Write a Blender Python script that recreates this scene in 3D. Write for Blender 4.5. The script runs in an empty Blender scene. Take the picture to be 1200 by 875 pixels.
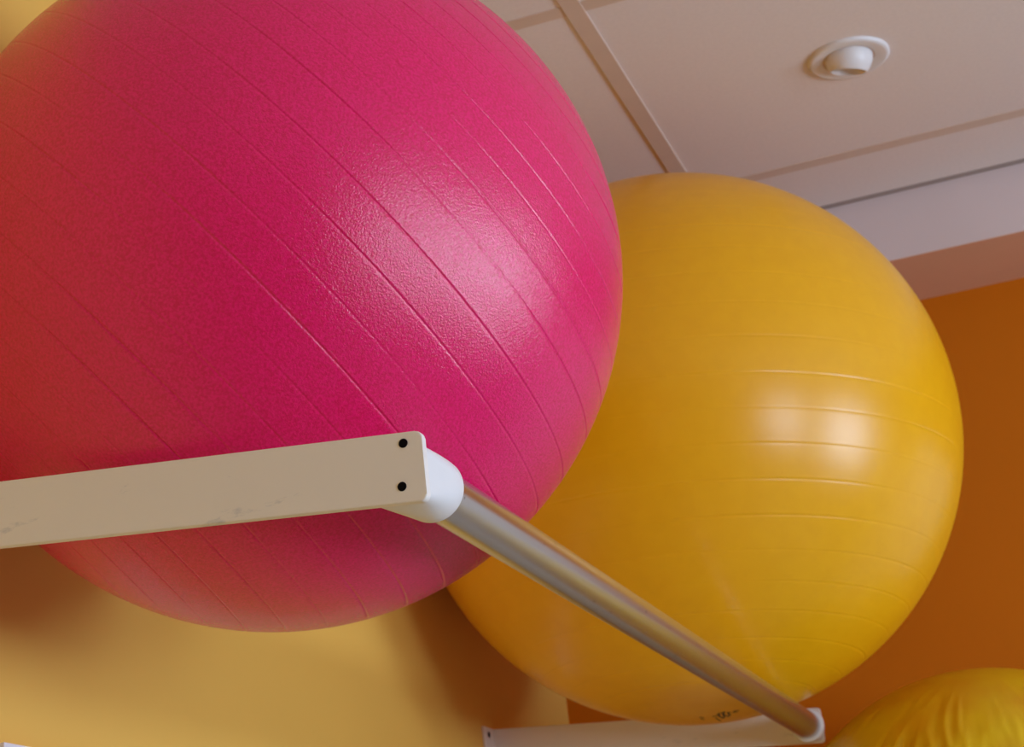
import bpy, bmesh, math, random
from mathutils import Vector, Matrix, noise

random.seed(4)
SC = bpy.context.scene
COL = SC.collection
PI = math.pi

# ------------------------------------------------------------------ materials
def new_mat(name):
    m = bpy.data.materials.new(name); m.use_nodes = True
    nt = m.node_tree
    return m, nt, nt.nodes['Principled BSDF']

def noise_bump(nt, bsdf, scale, strength, dist=0.001, detail=3.0, rough=0.6, vec=None):
    n = nt.nodes.new('ShaderNodeTexNoise'); n.inputs['Scale'].default_value = scale
    n.inputs['Detail'].default_value = detail; n.inputs['Roughness'].default_value = rough
    b = nt.nodes.new('ShaderNodeBump'); b.inputs['Strength'].default_value = strength
    b.inputs['Distance'].default_value = dist
    if vec is None:
        tc = nt.nodes.new('ShaderNodeTexCoord'); vec = tc.outputs['Object']
    nt.links.new(vec, n.inputs['Vector'])
    nt.links.new(n.outputs['Fac'], b.inputs['Height'])
    nt.links.new(b.outputs['Normal'], bsdf.inputs['Normal'])
    return n, b

def colour_noise(nt, bsdf, c1, c2, scale, detail=2.0, lo=0.35, hi=0.65):
    tc = nt.nodes.new('ShaderNodeTexCoord')
    n = nt.nodes.new('ShaderNodeTexNoise'); n.inputs['Scale'].default_value = scale; n.inputs['Detail'].default_value = detail
    r = nt.nodes.new('ShaderNodeValToRGB')
    r.color_ramp.elements[0].position = lo; r.color_ramp.elements[0].color = (*c1, 1)
    r.color_ramp.elements[1].position = hi; r.color_ramp.elements[1].color = (*c2, 1)
    nt.links.new(tc.outputs['Object'], n.inputs['Vector'])
    nt.links.new(n.outputs['Fac'], r.inputs['Fac'])
    nt.links.new(r.outputs['Color'], bsdf.inputs['Base Color'])
    return n, r

def simple(name, col, rough=0.5, metal=0.0, bump=None, var=None):
    m, nt, b = new_mat(name)
    b.inputs['Base Color'].default_value = (*col, 1)
    b.inputs['Roughness'].default_value = rough; b.inputs['Metallic'].default_value = metal
    if var:
        c2 = tuple(min(1, c * var[0]) for c in col)
        colour_noise(nt, b, c2, col, var[1])
    if bump: noise_bump(nt, b, bump[0], bump[1], bump[2])
    return m

WALL = simple('wall_paint', (0.80, 0.485, 0.088), 0.62, bump=(260, 0.15, 0.0006), var=(0.97, 3))
ORANGE = simple('orange_wall_paint', (0.60, 0.165, 0.003), 0.62, bump=(260, 0.15, 0.0006), var=(0.97, 3))
GREY = simple('sand_wall_paint', (0.52, 0.34, 0.20), 0.62, bump=(260, 0.15, 0.0006), var=(0.97, 3))
FLOOR = simple('vinyl_floor', (0.30, 0.275, 0.26), 0.45, bump=(60, 0.1, 0.0005), var=(0.85, 30))
TILE = simple('ceiling_tile', (0.78, 0.71, 0.67), 0.9, bump=(420, 0.35, 0.0008), var=(0.965, 160))
GRID = simple('grid_paint', (0.66, 0.53, 0.43), 0.5, bump=(300, 0.05, 0.0003), var=(0.97, 20))
PLASTER = simple('white_plaster', (0.70, 0.61, 0.61), 0.7, bump=(200, 0.15, 0.0005), var=(0.97, 8))
WHITE = simple('white_plastic', (0.76, 0.75, 0.74), 0.38, bump=(300, 0.05, 0.0002), var=(0.97, 30))
TRUNK = simple('trunking_plastic', (0.80, 0.80, 0.84), 0.4, bump=(300, 0.05, 0.0002), var=(0.97, 30))
DARK = simple('dark_hole', (0.004, 0.003, 0.005), 0.95, bump=(300, 0.1, 0.0002))
INK = simple('black_ink', (0.03, 0.012, 0.008), 0.5, bump=(300, 0.1, 0.0002))
FRAME = simple('window_frame_paint', (0.8, 0.8, 0.8), 0.4, bump=(200, 0.05, 0.0003))

# painted metal of the arms: cream white with grey scuffs
ARM, nt, b = new_mat('cream_painted_metal')
b.inputs['Roughness'].default_value = 0.42
tc = nt.nodes.new('ShaderNodeTexCoord')
mp = nt.nodes.new('ShaderNodeMapping'); mp.inputs['Scale'].default_value = (9, 9, 30)
nt.links.new(tc.outputs['Object'], mp.inputs['Vector'])
n = nt.nodes.new('ShaderNodeTexNoise'); n.inputs['Scale'].default_value = 1.4; n.inputs['Detail'].default_value = 7; n.inputs['Roughness'].default_value = 0.72
nt.links.new(mp.outputs['Vector'], n.inputs['Vector'])
r = nt.nodes.new('ShaderNodeValToRGB')
e = r.color_ramp.elements
e[0].position = 0.29; e[0].color = (0.52, 0.53, 0.55, 1)
e[1].position = 0.40; e[1].color = (0.80, 0.765, 0.71, 1)
nt.links.new(n.outputs['Fac'], r.inputs['Fac']); nt.links.new(r.outputs['Color'], b.inputs['Base Color'])
noise_bump(nt, b, 350, 0.08, 0.0003)

# brushed stainless tube with small dark pits
STEEL, nt, b = new_mat('brushed_steel')
b.inputs['Metallic'].default_value = 1.0; b.inputs['Roughness'].default_value = 0.27
tc = nt.nodes.new('ShaderNodeTexCoord')
n = nt.nodes.new('ShaderNodeTexNoise'); n.inputs['Scale'].default_value = 120; n.inputs['Detail'].default_value = 1
nt.links.new(tc.outputs['Object'], n.inputs['Vector'])
r = nt.nodes.new('ShaderNodeValToRGB'); e = r.color_ramp.elements
e[0].position = 0.21; e[0].color = (0.10, 0.08, 0.08, 1); e[1].position = 0.25; e[1].color = (0.60, 0.60, 0.60, 1)
nt.links.new(n.outputs['Fac'], r.inputs['Fac']); nt.links.new(r.outputs['Color'], b.inputs['Base Color'])
mp = nt.nodes.new('ShaderNodeMapping'); mp.inputs['Scale'].default_value = (500, 6, 500)
nt.links.new(tc.outputs['Object'], mp.inputs['Vector'])
noise_bump(nt, b, 1.0, 0.12, 0.0004, vec=mp.outputs['Vector'])

DARK.node_tree.nodes['Principled BSDF'].inputs['Specular IOR Level'].default_value = 0.1
ORANGE.node_tree.nodes['Principled BSDF'].inputs['Specular IOR Level'].default_value = 0.15
GAP_SHADE = simple('shadow_gap_tone', (0.36, 0.30, 0.27), 0.8, bump=(200, 0.05, 0.0003), var=(0.97, 20))
def ball_mat(name, c1, c2, rough, bump_scale, bump_s, bump_d, spec=0.5, var_scale=350, rough_var=0.0, coat=0.0, coat_r=0.3):
    m, nt, b = new_mat(name)
    b.inputs['Roughness'].default_value = rough
    b.inputs['Specular IOR Level'].default_value = spec
    b.inputs['Coat Weight'].default_value = coat
    b.inputs['Coat Roughness'].default_value = coat_r
    colour_noise(nt, b, c1, c2, var_scale, 2)
    noise_bump(nt, b, bump_scale, bump_s, bump_d, 2.0, 0.7)
    return m
PINK = ball_mat('pink_pvc', (0.68, 0.002, 0.085), (0.82, 0.003, 0.150), 0.22, 560, 0.5, 0.0010, 0.62, 420)
YEL = ball_mat('yellow_pvc', (0.84, 0.41, 0.003), (0.86, 0.43, 0.004), 0.30, 300, 0.2, 0.0005, 0.45, 40)
LEMON = ball_mat('lemon_pvc', (0.64, 0.33, 0.002), (0.70, 0.47, 0.003), 0.42, 300, 0.2, 0.0006, 0.4, 9)

# ------------------------------------------------------------------ helpers
def obj(name, bm, mat, parent=None, smooth=False, M=None, autos=None):
    me = bpy.data.meshes.new(name)
    bmesh.ops.recalc_face_normals(bm, faces=bm.faces)
    bm.to_mesh(me); bm.free()
    me.materials.append(mat)
    if smooth:
        for p in me.polygons: p.use_smooth = True
    if autos is not None:
        me.set_sharp_from_angle(angle=autos)
    o = bpy.data.objects.new(name, me); COL.objects.link(o)
    if parent: o.parent = parent
    if M is not None: o.matrix_world = M
    return o

def empty(name, loc):
    o = bpy.data.objects.new(name, None); COL.objects.link(o); o.location = loc
    o.empty_display_size = 0.05
    return o

def tag(o, label, cat, group=None):
    o['label'] = label; o['category'] = cat
    if group: o['group'] = group
    return o

def struct(name, bm, mat, **k):
    o = obj(name, bm, mat, **k); o['kind'] = 'structure'; return o

def box(bm, x0, x1, y0, y1, z0, z1, bev=0.0):
    r = bmesh.ops.create_cube(bm, size=1)
    vs = r['verts']
    for v in vs:
        v.co = Vector(((x0 + x1) / 2 + v.co.x * (x1 - x0), (y0 + y1) / 2 + v.co.y * (y1 - y0), (z0 + z1) / 2 + v.co.z * (z1 - z0)))
    if bev:
        es = list({e for v in vs for e in v.link_edges})
        bmesh.ops.bevel(bm, geom=es, offset=bev, segments=2, profile=0.6, affect='EDGES')

def lathe(bm, prof, seg=64, M=Matrix(), closed=False):
    """prof: list of (radius, height) turned about local z"""
    rings = []
    for (r, z) in prof:
        if r < 1e-7: rings.append([bm.verts.new(M @ Vector((0, 0, z)))])
        else: rings.append([bm.verts.new(M @ Vector((r * math.cos(2*PI*i/seg), r * math.sin(2*PI*i/seg), z))) for i in range(seg)])
    pairs = list(zip(rings, rings[1:]))
    if closed: pairs.append((rings[-1], rings[0]))
    for a, b in pairs:
        if len(a) == 1 and len(b) == 1: continue
        for i in range(seg):
            j = (i + 1) % seg
            if len(a) == 1: bm.faces.new((a[0], b[i], b[j]))
            elif len(b) == 1: bm.faces.new((a[i], b[0], a[j]))
            else: bm.faces.new((a[i], b[i], b[j], a[j]))

# ------------------------------------------------------------------ the room
X1, Y0, Y1, H = 3.9, -2.4, 3.33, 2.80     # left wall is x = 0
bm = bmesh.new(); box(bm, -0.1, X1 + 0.1, Y0 - 0.1, Y1 + 0.1, -0.1, 0); struct('floor', bm, FLOOR)
bm = bmesh.new(); box(bm, -0.12, 0, Y0 - 0.1, Y1 + 0.1, 0, H + 0.1); struct('wall_left', bm, WALL)
bm = bmesh.new(); box(bm, 0, X1, Y1, Y1 + 0.12, 0, H + 0.1); struct('wall_back', bm, ORANGE)
bm = bmesh.new(); box(bm, 0, X1, Y0 - 0.12, Y0, 0, H + 0.1); struct('wall_front', bm, GREY)

# right wall, pierced by two windows
WINS = [(-0.75, 0.50, 1.02, 2.18), (1.30, 2.45, 1.02, 2.18)]
bm = bmesh.new()
ys = [Y0 - 0.1] + [v for w in WINS for v in w[:2]] + [Y1 + 0.1]
for i in range(0, len(ys) - 1):
    if i % 2 == 0: box(bm, X1, X1 + 0.14, ys[i], ys[i+1], 0, H + 0.1)
    else:
        w = WINS[i // 2]
        box(bm, X1, X1 + 0.14, ys[i], ys[i+1], 0, w[2]); box(bm, X1, X1 + 0.14, ys[i], ys[i+1], w[3], H + 0.1)
struct('wall_right', bm, GREY)
# clear glazing
GLASS, nt, b = new_mat('window_glass')
out = nt.nodes['Material Output']; nt.nodes.remove(b)
tr = nt.nodes.new('ShaderNodeBsdfTransparent'); tr.inputs['Color'].default_value = (0.96, 0.98, 0.97, 1)
gl = nt.nodes.new('ShaderNodeBsdfGlossy'); gl.inputs['Roughness'].default_value = 0.02
mx = nt.nodes.new('ShaderNodeMixShader'); mx.inputs[0].default_value = 0.06
nt.links.new(tr.outputs[0], mx.inputs[1]); nt.links.new(gl.outputs[0], mx.inputs[2]); nt.links.new(mx.outputs[0], out.inputs[0])
for k, (a, c, z0, z1) in enumerate(WINS):
    bm = bmesh.new(); t = 0.05
    box(bm, X1 + 0.03, X1 + 0.09, a, a + t, z0, z1, 0.004); box(bm, X1 + 0.03, X1 + 0.09, c - t, c, z0, z1, 0.004)
    box(bm, X1 + 0.03, X1 + 0.09, a + t, c - t, z0, z0 + t, 0.004); box(bm, X1 + 0.03, X1 + 0.09, a + t, c - t, z1 - t, z1, 0.004)
    box(bm, X1 - 0.04, X1 + 0.03, a - 0.03, c + 0.03, z0 - 0.035, z0, 0.004)
    w = struct('window_%d' % (k + 1), bm, FRAME)
    bm = bmesh.new(); box(bm, X1 + 0.055, X1 + 0.061, a + t, c - t, z0 + t, z1 - t)
    g = obj('window_pane', bm, GLASS, parent=w)

# ceiling: one slab with square-edged tiles showing between a lowered grid
bm = bmesh.new(); box(bm, -0.1, X1 + 0.14, Y0 - 0.1, Y1 + 0.1, H, H + 0.1); struct('ceiling', bm, TILE)
SOF_Y, SOF_Z = 3.10, 2.673
bm = bmesh.new()
gz = H - 0.0028; gx = H - 0.0012
xb = [0.451 + 1.2 * k for k in range(3)]
yb = [2.192 + 0.690 * k for k in range(-6, 2)]
for x in xb: box(bm, x, x + 0.027, Y0, SOF_Y, gz, H)
for y in yb:
    prev = 0.0
    for x in xb + [X1]:
        box(bm, prev, x, y, y + 0.027, gx, H); prev = x + 0.027
struct('trim_1', bm, GRID)
# thin wall angle at the bulkhead, coloured dark for the shadow gap
bm = bmesh.new(); box(bm, 0, X1, SOF_Y - 0.016, SOF_Y, H - 0.0012, H); struct('trim_2', bm, GAP_SHADE)
# bulkhead underside tinted peach for orange wall bounce, and an added grey panel
BOUNCE = simple('soffit_bounce_tint', (0.70, 0.40, 0.25), 0.7, bump=(200, 0.15, 0.0005), var=(0.97, 8))
REFL_GREY = simple('tube_reflection_grey', (0.62, 0.62, 0.64), 0.5, bump=(200, 0.1, 0.0004), var=(0.97, 8))
bm = bmesh.new(); box(bm, 0, X1, SOF_Y + 0.0005, Y1, SOF_Z - 0.001, SOF_Z); struct('soffit_bounce_strip', bm, BOUNCE)  # orange bounce from the back wall is put into this colour
bm = bmesh.new(); box(bm, 0.0, X1, Y1 - 0.004, Y1, 0, 1.66, 0.001); struct('added_grey_panel', bm, REFL_GREY)  # unseen panel added low on the back wall to give the tube grey reflections
# unseen white door added in the back wall for the tube's grey reflections
WD = simple('white_door_paint', (0.72, 0.71, 0.70), 0.4, bump=(200, 0.05, 0.0003), var=(0.97, 8))
DX = 1.24
bm = bmesh.new(); box(bm, DX, DX + 0.92, Y1 - 0.03, Y1, 0.0, 2.12, 0.003)
for (za, zb) in ((0.25, 0.95), (1.10, 1.95)): box(bm, DX + 0.16, DX + 0.76, Y1 - 0.036, Y1 - 0.028, za, zb, 0.003)
door = struct('added_door', bm, WD)
bm = bmesh.new()
for (a, c, z0, z1) in ((DX - 0.07, DX, 0, 2.19), (DX + 0.92, DX + 0.99, 0, 2.19), (DX, DX + 0.92, 2.12, 2.19)): box(bm, a, c, Y1 - 0.045, Y1, z0, z1, 0.003)
obj('door_frame', bm, WHITE, parent=door)
bm = bmesh.new(); box(bm, DX + 0.80, DX + 0.83, Y1 - 0.08, Y1 - 0.03, 1.02, 1.05, 0.004); box(bm, DX + 0.68, DX + 0.83, Y1 - 0.095, Y1 - 0.078, 1.025, 1.045, 0.004)
obj('door_handle', bm, STEEL, parent=door)
# bulkhead along the back wall
bm = bmesh.new(); box(bm, 0, X1, SOF_Y, Y1, SOF_Z, H); struct('trim_3', bm, PLASTER)

# ------------------------------------------------------------------ ball rack
def arm_dir_z(x): return 1.9015 - 0.0895 * x          # height of the arm's centre line
LX, AH = 0.5435, 0.0545
TX, TZ, TR = 0.5275, 1.8495, 0.0205

def arm_mesh(y0, y1, fl_dir):
    """thin metal bar from the wall to the rail, corners rounded, with a screw flange bent along the wall"""
    bm = bmesh.new()
    h = AH / 2; rc = 0.005
    pts = [(0.002, arm_dir_z(0) - h), (0.002, arm_dir_z(0) + h)]
    zt = arm_dir_z(LX)
    for a in range(90, -1, -15):
        pts.append((LX - rc + rc * math.cos(math.radians(a)), zt + h - rc + rc * math.sin(math.radians(a))))
    for a in range(0, -91, -15):
        pts.append((LX - rc + rc * math.cos(math.radians(a)), zt - h + rc + rc * math.sin(math.radians(a))))
    f = [bm.verts.new((x, y0, z)) for x, z in pts]; bk = [bm.verts.new((x, y1, z)) for x, z in pts]
    bm.faces.new(f); bm.faces.new(bk[::-1])
    for i in range(len(pts)):
        j = (i + 1) % len(pts); bm.faces.new((f[i], bk[i], bk[j], f[j]))
    es = [e for e in bm.edges if abs(e.verts[0].co.y - e.verts[1].co.y) < 1e-6]
    bmesh.ops.bevel(bm, geom=es, offset=0.0012, segments=2, profile=0.5, affect='EDGES')
    ya, yb_ = (y0 - 0.046, y0 + 0.001) if fl_dir < 0 else (y1 - 0.001, y1 + 0.046)
    box(bm, 0.0, 0.0045, ya, yb_, arm_dir_z(0) - h, arm_dir_z(0) + h, 0.0012)
    return bm

def disc(bm, c, axis, r, t=0.0012):
    M = Matrix.Translation(c) @ Vector((0, 0, 1)).rotation_difference(Vector(axis)).to_matrix().to_4x4()
    lathe(bm, [(0, 0), (r, 0), (r, t * 0.6), (r * 0.85, t), (0, t)], 24, M)

def make_rack():
    base = Vector((0, 1.215, arm_dir_z(0)))
    root = empty('ball_rack', base)
    I = Matrix.Translation(-base)
    def part(name, bm, mat, parent=root, **k):
        bmesh.ops.transform(bm, matrix=I, verts=bm.verts)
        return obj(name, bm, mat, parent=parent, **k)
    for (y0, y1, d) in ((1.215, 1.223, 1), (2.877, 2.885, -1)):
        arm = part('arm', arm_mesh(y0, y1, d), ARM)
        face = y0 if True else y1
        for (x, z) in ((0.5285, 1.8725), (0.5245, 1.8395)):
            bm = bmesh.new(); disc(bm, (x, y0 + 0.0004, z), (0, -1, 0), 0.0036)
            s = part('screw', bm, DARK, parent=arm); s['label'] = 'black screw head'
        yf = y1 + 0.022 if d > 0 else y0 - 0.026
        for dz in (0.015, -0.015):
            bm = bmesh.new(); disc(bm, (0.0043, yf, arm_dir_z(0) + dz), (1, 0, 0), 0.005)
            s = part('screw', bm, DARK, parent=arm); s['label'] = 'dark wall screw'
    rot = Matrix.Rotation(-PI/2, 4, 'X')
    for (a, b_) in ((1.2232, 1.274), (2.8768, 2.832)):
        bm = bmesh.new(); NS = 72; rings = []
        # square foot on the arm, drawn into a round collar at the tube
        zc = arm_dir_z(0.517)
        for (t, rnd, rad) in ((0, 0, 0.0264), (0.06, 0.02, 0.0264), (0.3, 0.35, 0.0264), (0.55, 0.7, 0.0262), (0.8, 0.93, 0.0259), (0.955, 1, 0.0255), (0.99, 1, 0.0249), (1.0, 1, 0.0238), (1.0, 1, TR - 0.001)):
            ring = []
            for k in range(NS):
                a_ = 2 * PI * k / NS; c_, s_ = math.cos(a_), math.sin(a_)
                e_ = 0.28 + 0.72 * rnd
                px = math.copysign(abs(c_) ** e_, c_) * rad; pz = math.copysign(abs(s_) ** e_, s_) * rad
                cx = 0.5205 + (TX - 0.5205) * rnd; cz = zc - 0.0045 + (TZ - zc + 0.0045) * rnd; px *= 0.82 + 0.18 * rnd; pz *= 0.83 + 0.17 * rnd
                ring.append(bm.verts.new((cx + px, a + (b_ - a) * t, cz + pz)))
            rings.append(ring)
        bm.faces.new(rings[0])
        for r0, r1 in zip(rings, rings[1:]):
            for k in range(NS):
                m_ = (k + 1) % NS; bm.faces.new((r0[k], r0[m_], r1[m_], r1[k]))
        part('tube_socket', bm, WHITE, smooth=True, autos=math.radians(35))
    bm = bmesh.new(); M = Matrix.Translation((TX, 1.258, TZ)) @ rot
    Lt = 2.848 - 1.258
    lathe(bm, [(0, 0)] + [(TR, Lt * k / 40) for k in range(41)] + [(0, Lt)], 96, M)
    t = part('rail_tube', bm, STEEL, smooth=True, autos=math.radians(40)); t['label'] = 'brushed steel rail tube'
    return root

rack = make_rack()
tag(rack, 'cream and steel wall rack carrying the pink ball and the golden yellow ball', 'rack')

def copy_tree(o, parent=None):
    c = o.copy(); COL.objects.link(c)
    if parent: c.parent = parent
    for ch in list(o.children): copy_tree(ch, c)
    return c
low = copy_tree(rack)
low.rotation_euler = (0, 0, -PI/2)
low.location = (0.43, Y1 - 0.004, 1.342)
low['label'] = 'lower wall rack on the far wall under the small lemon yellow ball'

# ------------------------------------------------------------------ balls
def ball_bm(r, lats, depth, width, axis, seg=288, seed=0.0, squash=1.0, disp=None, ridge=0.35):
    """sphere turned about `axis` with moulded groove rings at the latitudes `lats` (degrees)"""
    q = Vector((0, 0, 1)).rotation_difference(Vector(axis).normalized())
    w = math.degrees(width / r)
    S = set()
    k = -89.0
    while k < 89.5: S.add(round(k, 4)); k += 1.0
    S = {s for s in S if all(abs(s - l) > w * 3.2 for l in lats)}
    for l in lats:
        for t in (-3, -2.2, -1.5, -1.0, -0.5, 0, 0.5, 1.0, 1.5, 2.2, 3): S.add(l + t * w)
    S = sorted(S)
    bm = bmesh.new(); rings = []
    def P(lat, lon):
        la, lo = math.radians(lat), math.radians(lon)
        d = Vector((math.cos(la) * math.cos(lo), math.cos(la) * math.sin(lo), math.sin(la)))
        rr = r
        for i, l in enumerate(lats):
            t = (lat - l) / w
            if abs(t) <= 3:
                v = noise.noise(d * 1.7 + Vector((seed, i * 3.1, 0)))
                a = depth * max(0.25, 0.8 + 0.9 * v)
                rr += a * (-math.exp(-(t ** 2)) + ridge * math.exp(-((t - 1.6) ** 2) / 0.8))
        if disp: rr += disp(d)
        p = d * rr; p.z *= squash
        return q @ p
    bot = bm.verts.new(P(-90, 0))
    for la in S: rings.append([bm.verts.new(P(la, 360 * i / seg)) for i in range(seg)])
    top = bm.verts.new(P(90, 0))
    for i in range(seg):
        j = (i + 1) % seg
        bm.faces.new((bot, rings[0][j], rings[0][i])); bm.faces.new((top, rings[-1][i], rings[-1][j]))
    for a, b_ in zip(rings, rings[1:]):
        for i in range(seg):
            j = (i + 1) % seg; bm.faces.new((a[i], a[j], b_[j], b_[i]))
    return bm

def pole_plug(r, axis, mat, parent):
    q = Vector((0, 0, 1)).rotation_difference(Vector(axis).normalized()).to_matrix().to_4x4()
    bm = bmesh.new()
    lathe(bm, [(0, 0.0022), (0.0035, 0.0022), (0.0045, 0.0012), (0.009, 0.0012), (0.0102, 0.0002), (0.0102, -0.003), (0, -0.003)], 32,
          q @ Matrix.Translation((0, 0, r)))
    return obj('valve_plug', bm, mat, parent=parent, smooth=True, autos=math.radians(35))

PC, PR = Vector((0.3255, 1.455, 2.1365)), 0.3245
p_axis = Vector((0.715, 0.228, 0.661)).normalized()
lats = [-70, -63.5, -57, -50.8, -44.4, -37.8, -31.3, -24.7, -18.1, -11.7, -5.6, 1.1, 7.7, 15.2, 21.1, 26.9, 32.4, 38.6, 45, 51.4, 57.8, 64, 70.5]
pink = obj('exercise_ball', ball_bm(PR, lats, 0.00050, 0.0010, p_axis, 320, 2.0), PINK, smooth=True)
pink.location = PC
tag(pink, 'bright pink ribbed exercise ball resting on the near end of the wall rack', 'exercise ball')
pole_plug(PR, -p_axis, WHITE, pink)

YC, YR = Vector((0.4275, 2.6866, 2.2815)), 0.4262
y_axis = Vector((0.046, 0.02, 0.998)).normalized()
lats = [-80, -74, -68, -61.8, -55.9, -49.4, -43.1, -36.8, -30.3, -23.7, -17.3, -10.8, -4.4, 2.7, 9.7, 16.4, 23, 29.5, 36, 42.5, 49, 55.5, 62, 68.5, 75, 81]
yel = obj('exercise_ball', ball_bm(YR, lats, 0.00033, 0.0015, y_axis, 320, 9.0, ridge=0.3), YEL, smooth=True)
yel.location = YC
tag(yel, 'large golden yellow exercise ball with level ribs, behind the pink ball', 'exercise ball')

# the tiny black print on the underside of the golden ball (illegible strokes)
MARK = [((-9, 2), (-5, 1)), ((-9, 0), (-6, -1.5)),
        ((8, -1), (10, -7)), ((6, 1), (12, 1.5)), ((13, 3), (15, -3)), ((16, 4), (13, 0)), ((13, 0), (17, -3)),
        ((19, 4), (18, -2)), ((22, 4.5), (19, 1)), ((19, 1), (23, -2)), ((25, 3), (25, -1)), ((25, 3), (28, 2.5)), ((25, 1), (27.5, 0.6)),
        ((30, 2), (36, 1.5)), ((32, 3), (39, 2.8))]
def mark_mesh():
    bm = bmesh.new()
    # direction on the ball where the print sits, seen from the rail side
    c0 = MARKDIR; right = Vector((1, 0.08, 0)); right = (right - c0 * right.dot(c0)).normalized(); up = c0.cross(right) * -1
    if up.dot(Vector((0, -1, 0))) < 0: up = -up
    s = 0.00125
    for (a, b_) in MARK:
        a = Vector(a) * s; b2 = Vector(b_) * s
        a.y *= 4.2; b2.y *= 4.2
        d = (b2 - a).normalized(); nrm = Vector((-d.y, d.x)) * 0.0011
        q = []
        for p in (a - nrm, a + nrm, b2 + nrm, b2 - nrm):
            v = (c0 * YR + right * p.x + up * p.y).normalized()
            q.append(v)
        lo = [bm.verts.new(v * (YR - 0.001)) for v in q]; hi = [bm.verts.new(v * (YR + 0.0004)) for v in q]
        bm.faces.new(lo); bm.faces.new(hi)
        for i in range(4):
            j = (i + 1) % 4; bm.faces.new((lo[i], lo[j], hi[j], hi[i]))
    return bm
CAM_LOC = Vector((0.994178, 0.0, 1.45))
MARKDIR = Vector((-0.030, -0.078, -0.9965)).normalized()
mk = obj('printed_mark', mark_mesh(), INK, parent=yel); mk['label'] = 'small black print under the ball'

# small slack ball, wrinkled from top to bottom
LR = 0.335; LC = Vector((0.757, Y1 - LR - 0.0055, 1.581))
def wrinkle(d):
    lon = math.atan2(d.y, d.x)
    fade = max(0.0, min(1.0, (0.93 - d.z) / 0.25)) * max(0.0, min(1.0, (d.z + 0.7) / 0.5))
    v = noise.noise(Vector((math.cos(lon) * 10, math.sin(lon) * 10, d.z * 4.5)))
    w = noise.noise(Vector((math.cos(lon) * 30, math.sin(lon) * 30, d.z * 3.0 + 7)))
    m = 0.6 + 1.5 * noise.noise(Vector((math.cos(lon) * 3.1, math.sin(lon) * 3.1, d.z * 5.0 + 3)))
    return fade * m * (0.0046 * (1 - 2 * abs(v)) + 0.0014 * w) - 0.002 * fade
lem = obj('exercise_ball', ball_bm(LR, [], 0, 0.001, Vector((0.05, -0.1, 1)), 480, 5.0, disp=wrinkle), LEMON, smooth=True)
lem.location = LC
tag(lem, 'lemon yellow slack ball with vertical creases, only its top showing beyond the far rack arm', 'exercise ball')

# ------------------------------------------------------------------ ceiling light
DL = Vector((0.800, 2.554, H))
dl = empty('ceiling_light', DL)
tag(dl, 'small white round eyeball downlight set in the ceiling tile above the yellow ball', 'ceiling light')
bm = bmesh.new()
lathe(bm, [(0.0400, 0.0), (0.0400, -0.0030), (0.0420, -0.0040), (0.0560, -0.0058), (0.0600, -0.0054), (0.0622, -0.0030), (0.0625, 0.0)], 96)
obj('trim_ring', bm, WHITE, parent=dl, smooth=True, autos=math.radians(50))
bm = bmesh.new()
lathe(bm, [(0.0402, -0.0030), (0.0395, -0.0015), (0.0360, -0.0015), (0.0360, -0.0005), (0.0402, -0.0005)], 96, closed=True)
obj('inner_cup', bm, GRID, parent=dl, smooth=True, autos=math.radians(40))
# eyeball: sphere cut by a plane, with a dark reflector inside
ax = Vector((-0.207, 0.25, -0.935)).normalized()
q = Vector((0, 0, 1)).rotation_difference(ax).to_matrix().to_4x4()
bm = bmesh.new(); ER = 0.037; cut = math.radians(50)
prof = [(ER * math.sin(a), ER * math.cos(a)) for a in [math.radians(t) for t in range(140, 49, -3)]]
prof += [(ER * math.sin(cut) - 0.003, ER * math.cos(cut)), (ER * math.sin(cut) - 0.004, ER * math.cos(cut) - 0.004), (0.018, 0.002), (0, 0.0)]
Me = Matrix.Translation((0.0, 0, 0.001)) @ q
lathe(bm, prof, 72, Me)
obj('eyeball', bm, WHITE, parent=dl, smooth=True, autos=math.radians(40))

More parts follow.
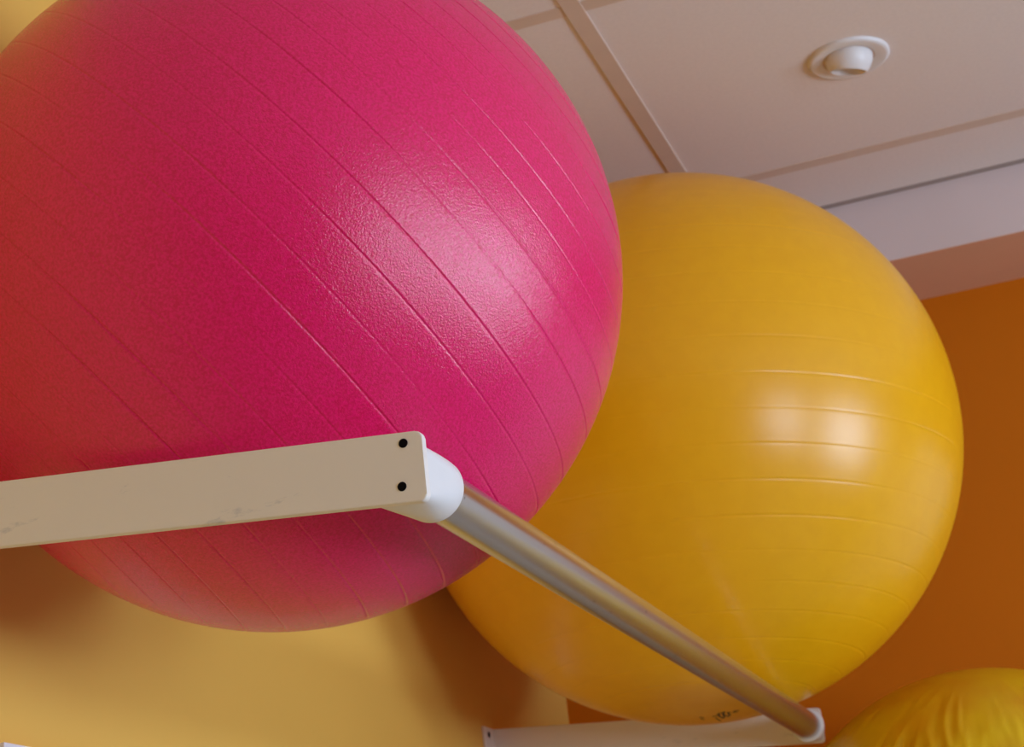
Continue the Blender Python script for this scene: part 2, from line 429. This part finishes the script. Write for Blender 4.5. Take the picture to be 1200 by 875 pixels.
# ------------------------------------------------------------------ wall trunking, lower left
bm = bmesh.new(); box(bm, 0, 0.012, 1.4665, 2.75, 1.712, 1.7555, 0.0012)
tr = obj('cable_trunking', bm, TRUNK); tag(tr, 'white plastic cable trunking on the yellow wall at the lower left corner', 'cable trunking')

# ------------------------------------------------------------------ light
def area(name, loc, rot, sx, sy, power, col):
    l = bpy.data.lights.new(name, 'AREA'); l.shape = 'RECTANGLE'; l.size = sx; l.size_y = sy; l.energy = power; l.color = col
    o = bpy.data.objects.new(name, l); COL.objects.link(o); o.location = loc; o.rotation_euler = rot
    return o
for (a, c, z0, z1) in WINS:     # daylight outside each window
    area('daylight', (X1 + 0.22, (a + c) / 2, (z0 + z1) / 2), (0, PI/2, 0), (z1 - z0) + 0.1, (c - a) + 0.1, 84, (0.80, 0.93, 1.20))
w = bpy.data.worlds.new('world'); SC.world = w; w.use_nodes = True
w.node_tree.nodes['Background'].inputs[0].default_value = (0.75, 0.87, 1.0, 1)
w.node_tree.nodes['Background'].inputs[1].default_value = 1.0

# ------------------------------------------------------------------ camera
cd = bpy.data.cameras.new('camera'); cam = bpy.data.objects.new('camera', cd); COL.objects.link(cam)
Rm = [[0.9380642198861348, -0.2073817023366189, -0.27753981499126074],
      [0.32972370081336044, 0.2883934809750088, 0.8989502106641161],
      [-0.10638515164889695, -0.9347844830050844, 0.3389102681264731]]
M = Matrix.Identity(4)
for i in range(3):
    M[i][0] = Rm[i][0]; M[i][1] = -Rm[i][1]; M[i][2] = -Rm[i][2]; M[i][3] = CAM_LOC[i]
cam.matrix_world = M
cd.sensor_width = 36; cd.lens = 2143.44 / 1200 * 36; cd.clip_start = 0.05
cd.dof.use_dof = True; cd.dof.focus_distance = 1.35; cd.dof.aperture_fstop = 18
SC.camera = cam

SC.view_settings.view_transform = 'Standard'
SC.view_settings.look = 'None'
SC.view_settings.exposure = 0.04
SC.view_settings.gamma = 1.0
SC.view_settings.use_curve_mapping = False
SC.cycles.max_bounces = 12
SC.cycles.diffuse_bounces = 8
SC.cycles.transparent_max_bounces = 8
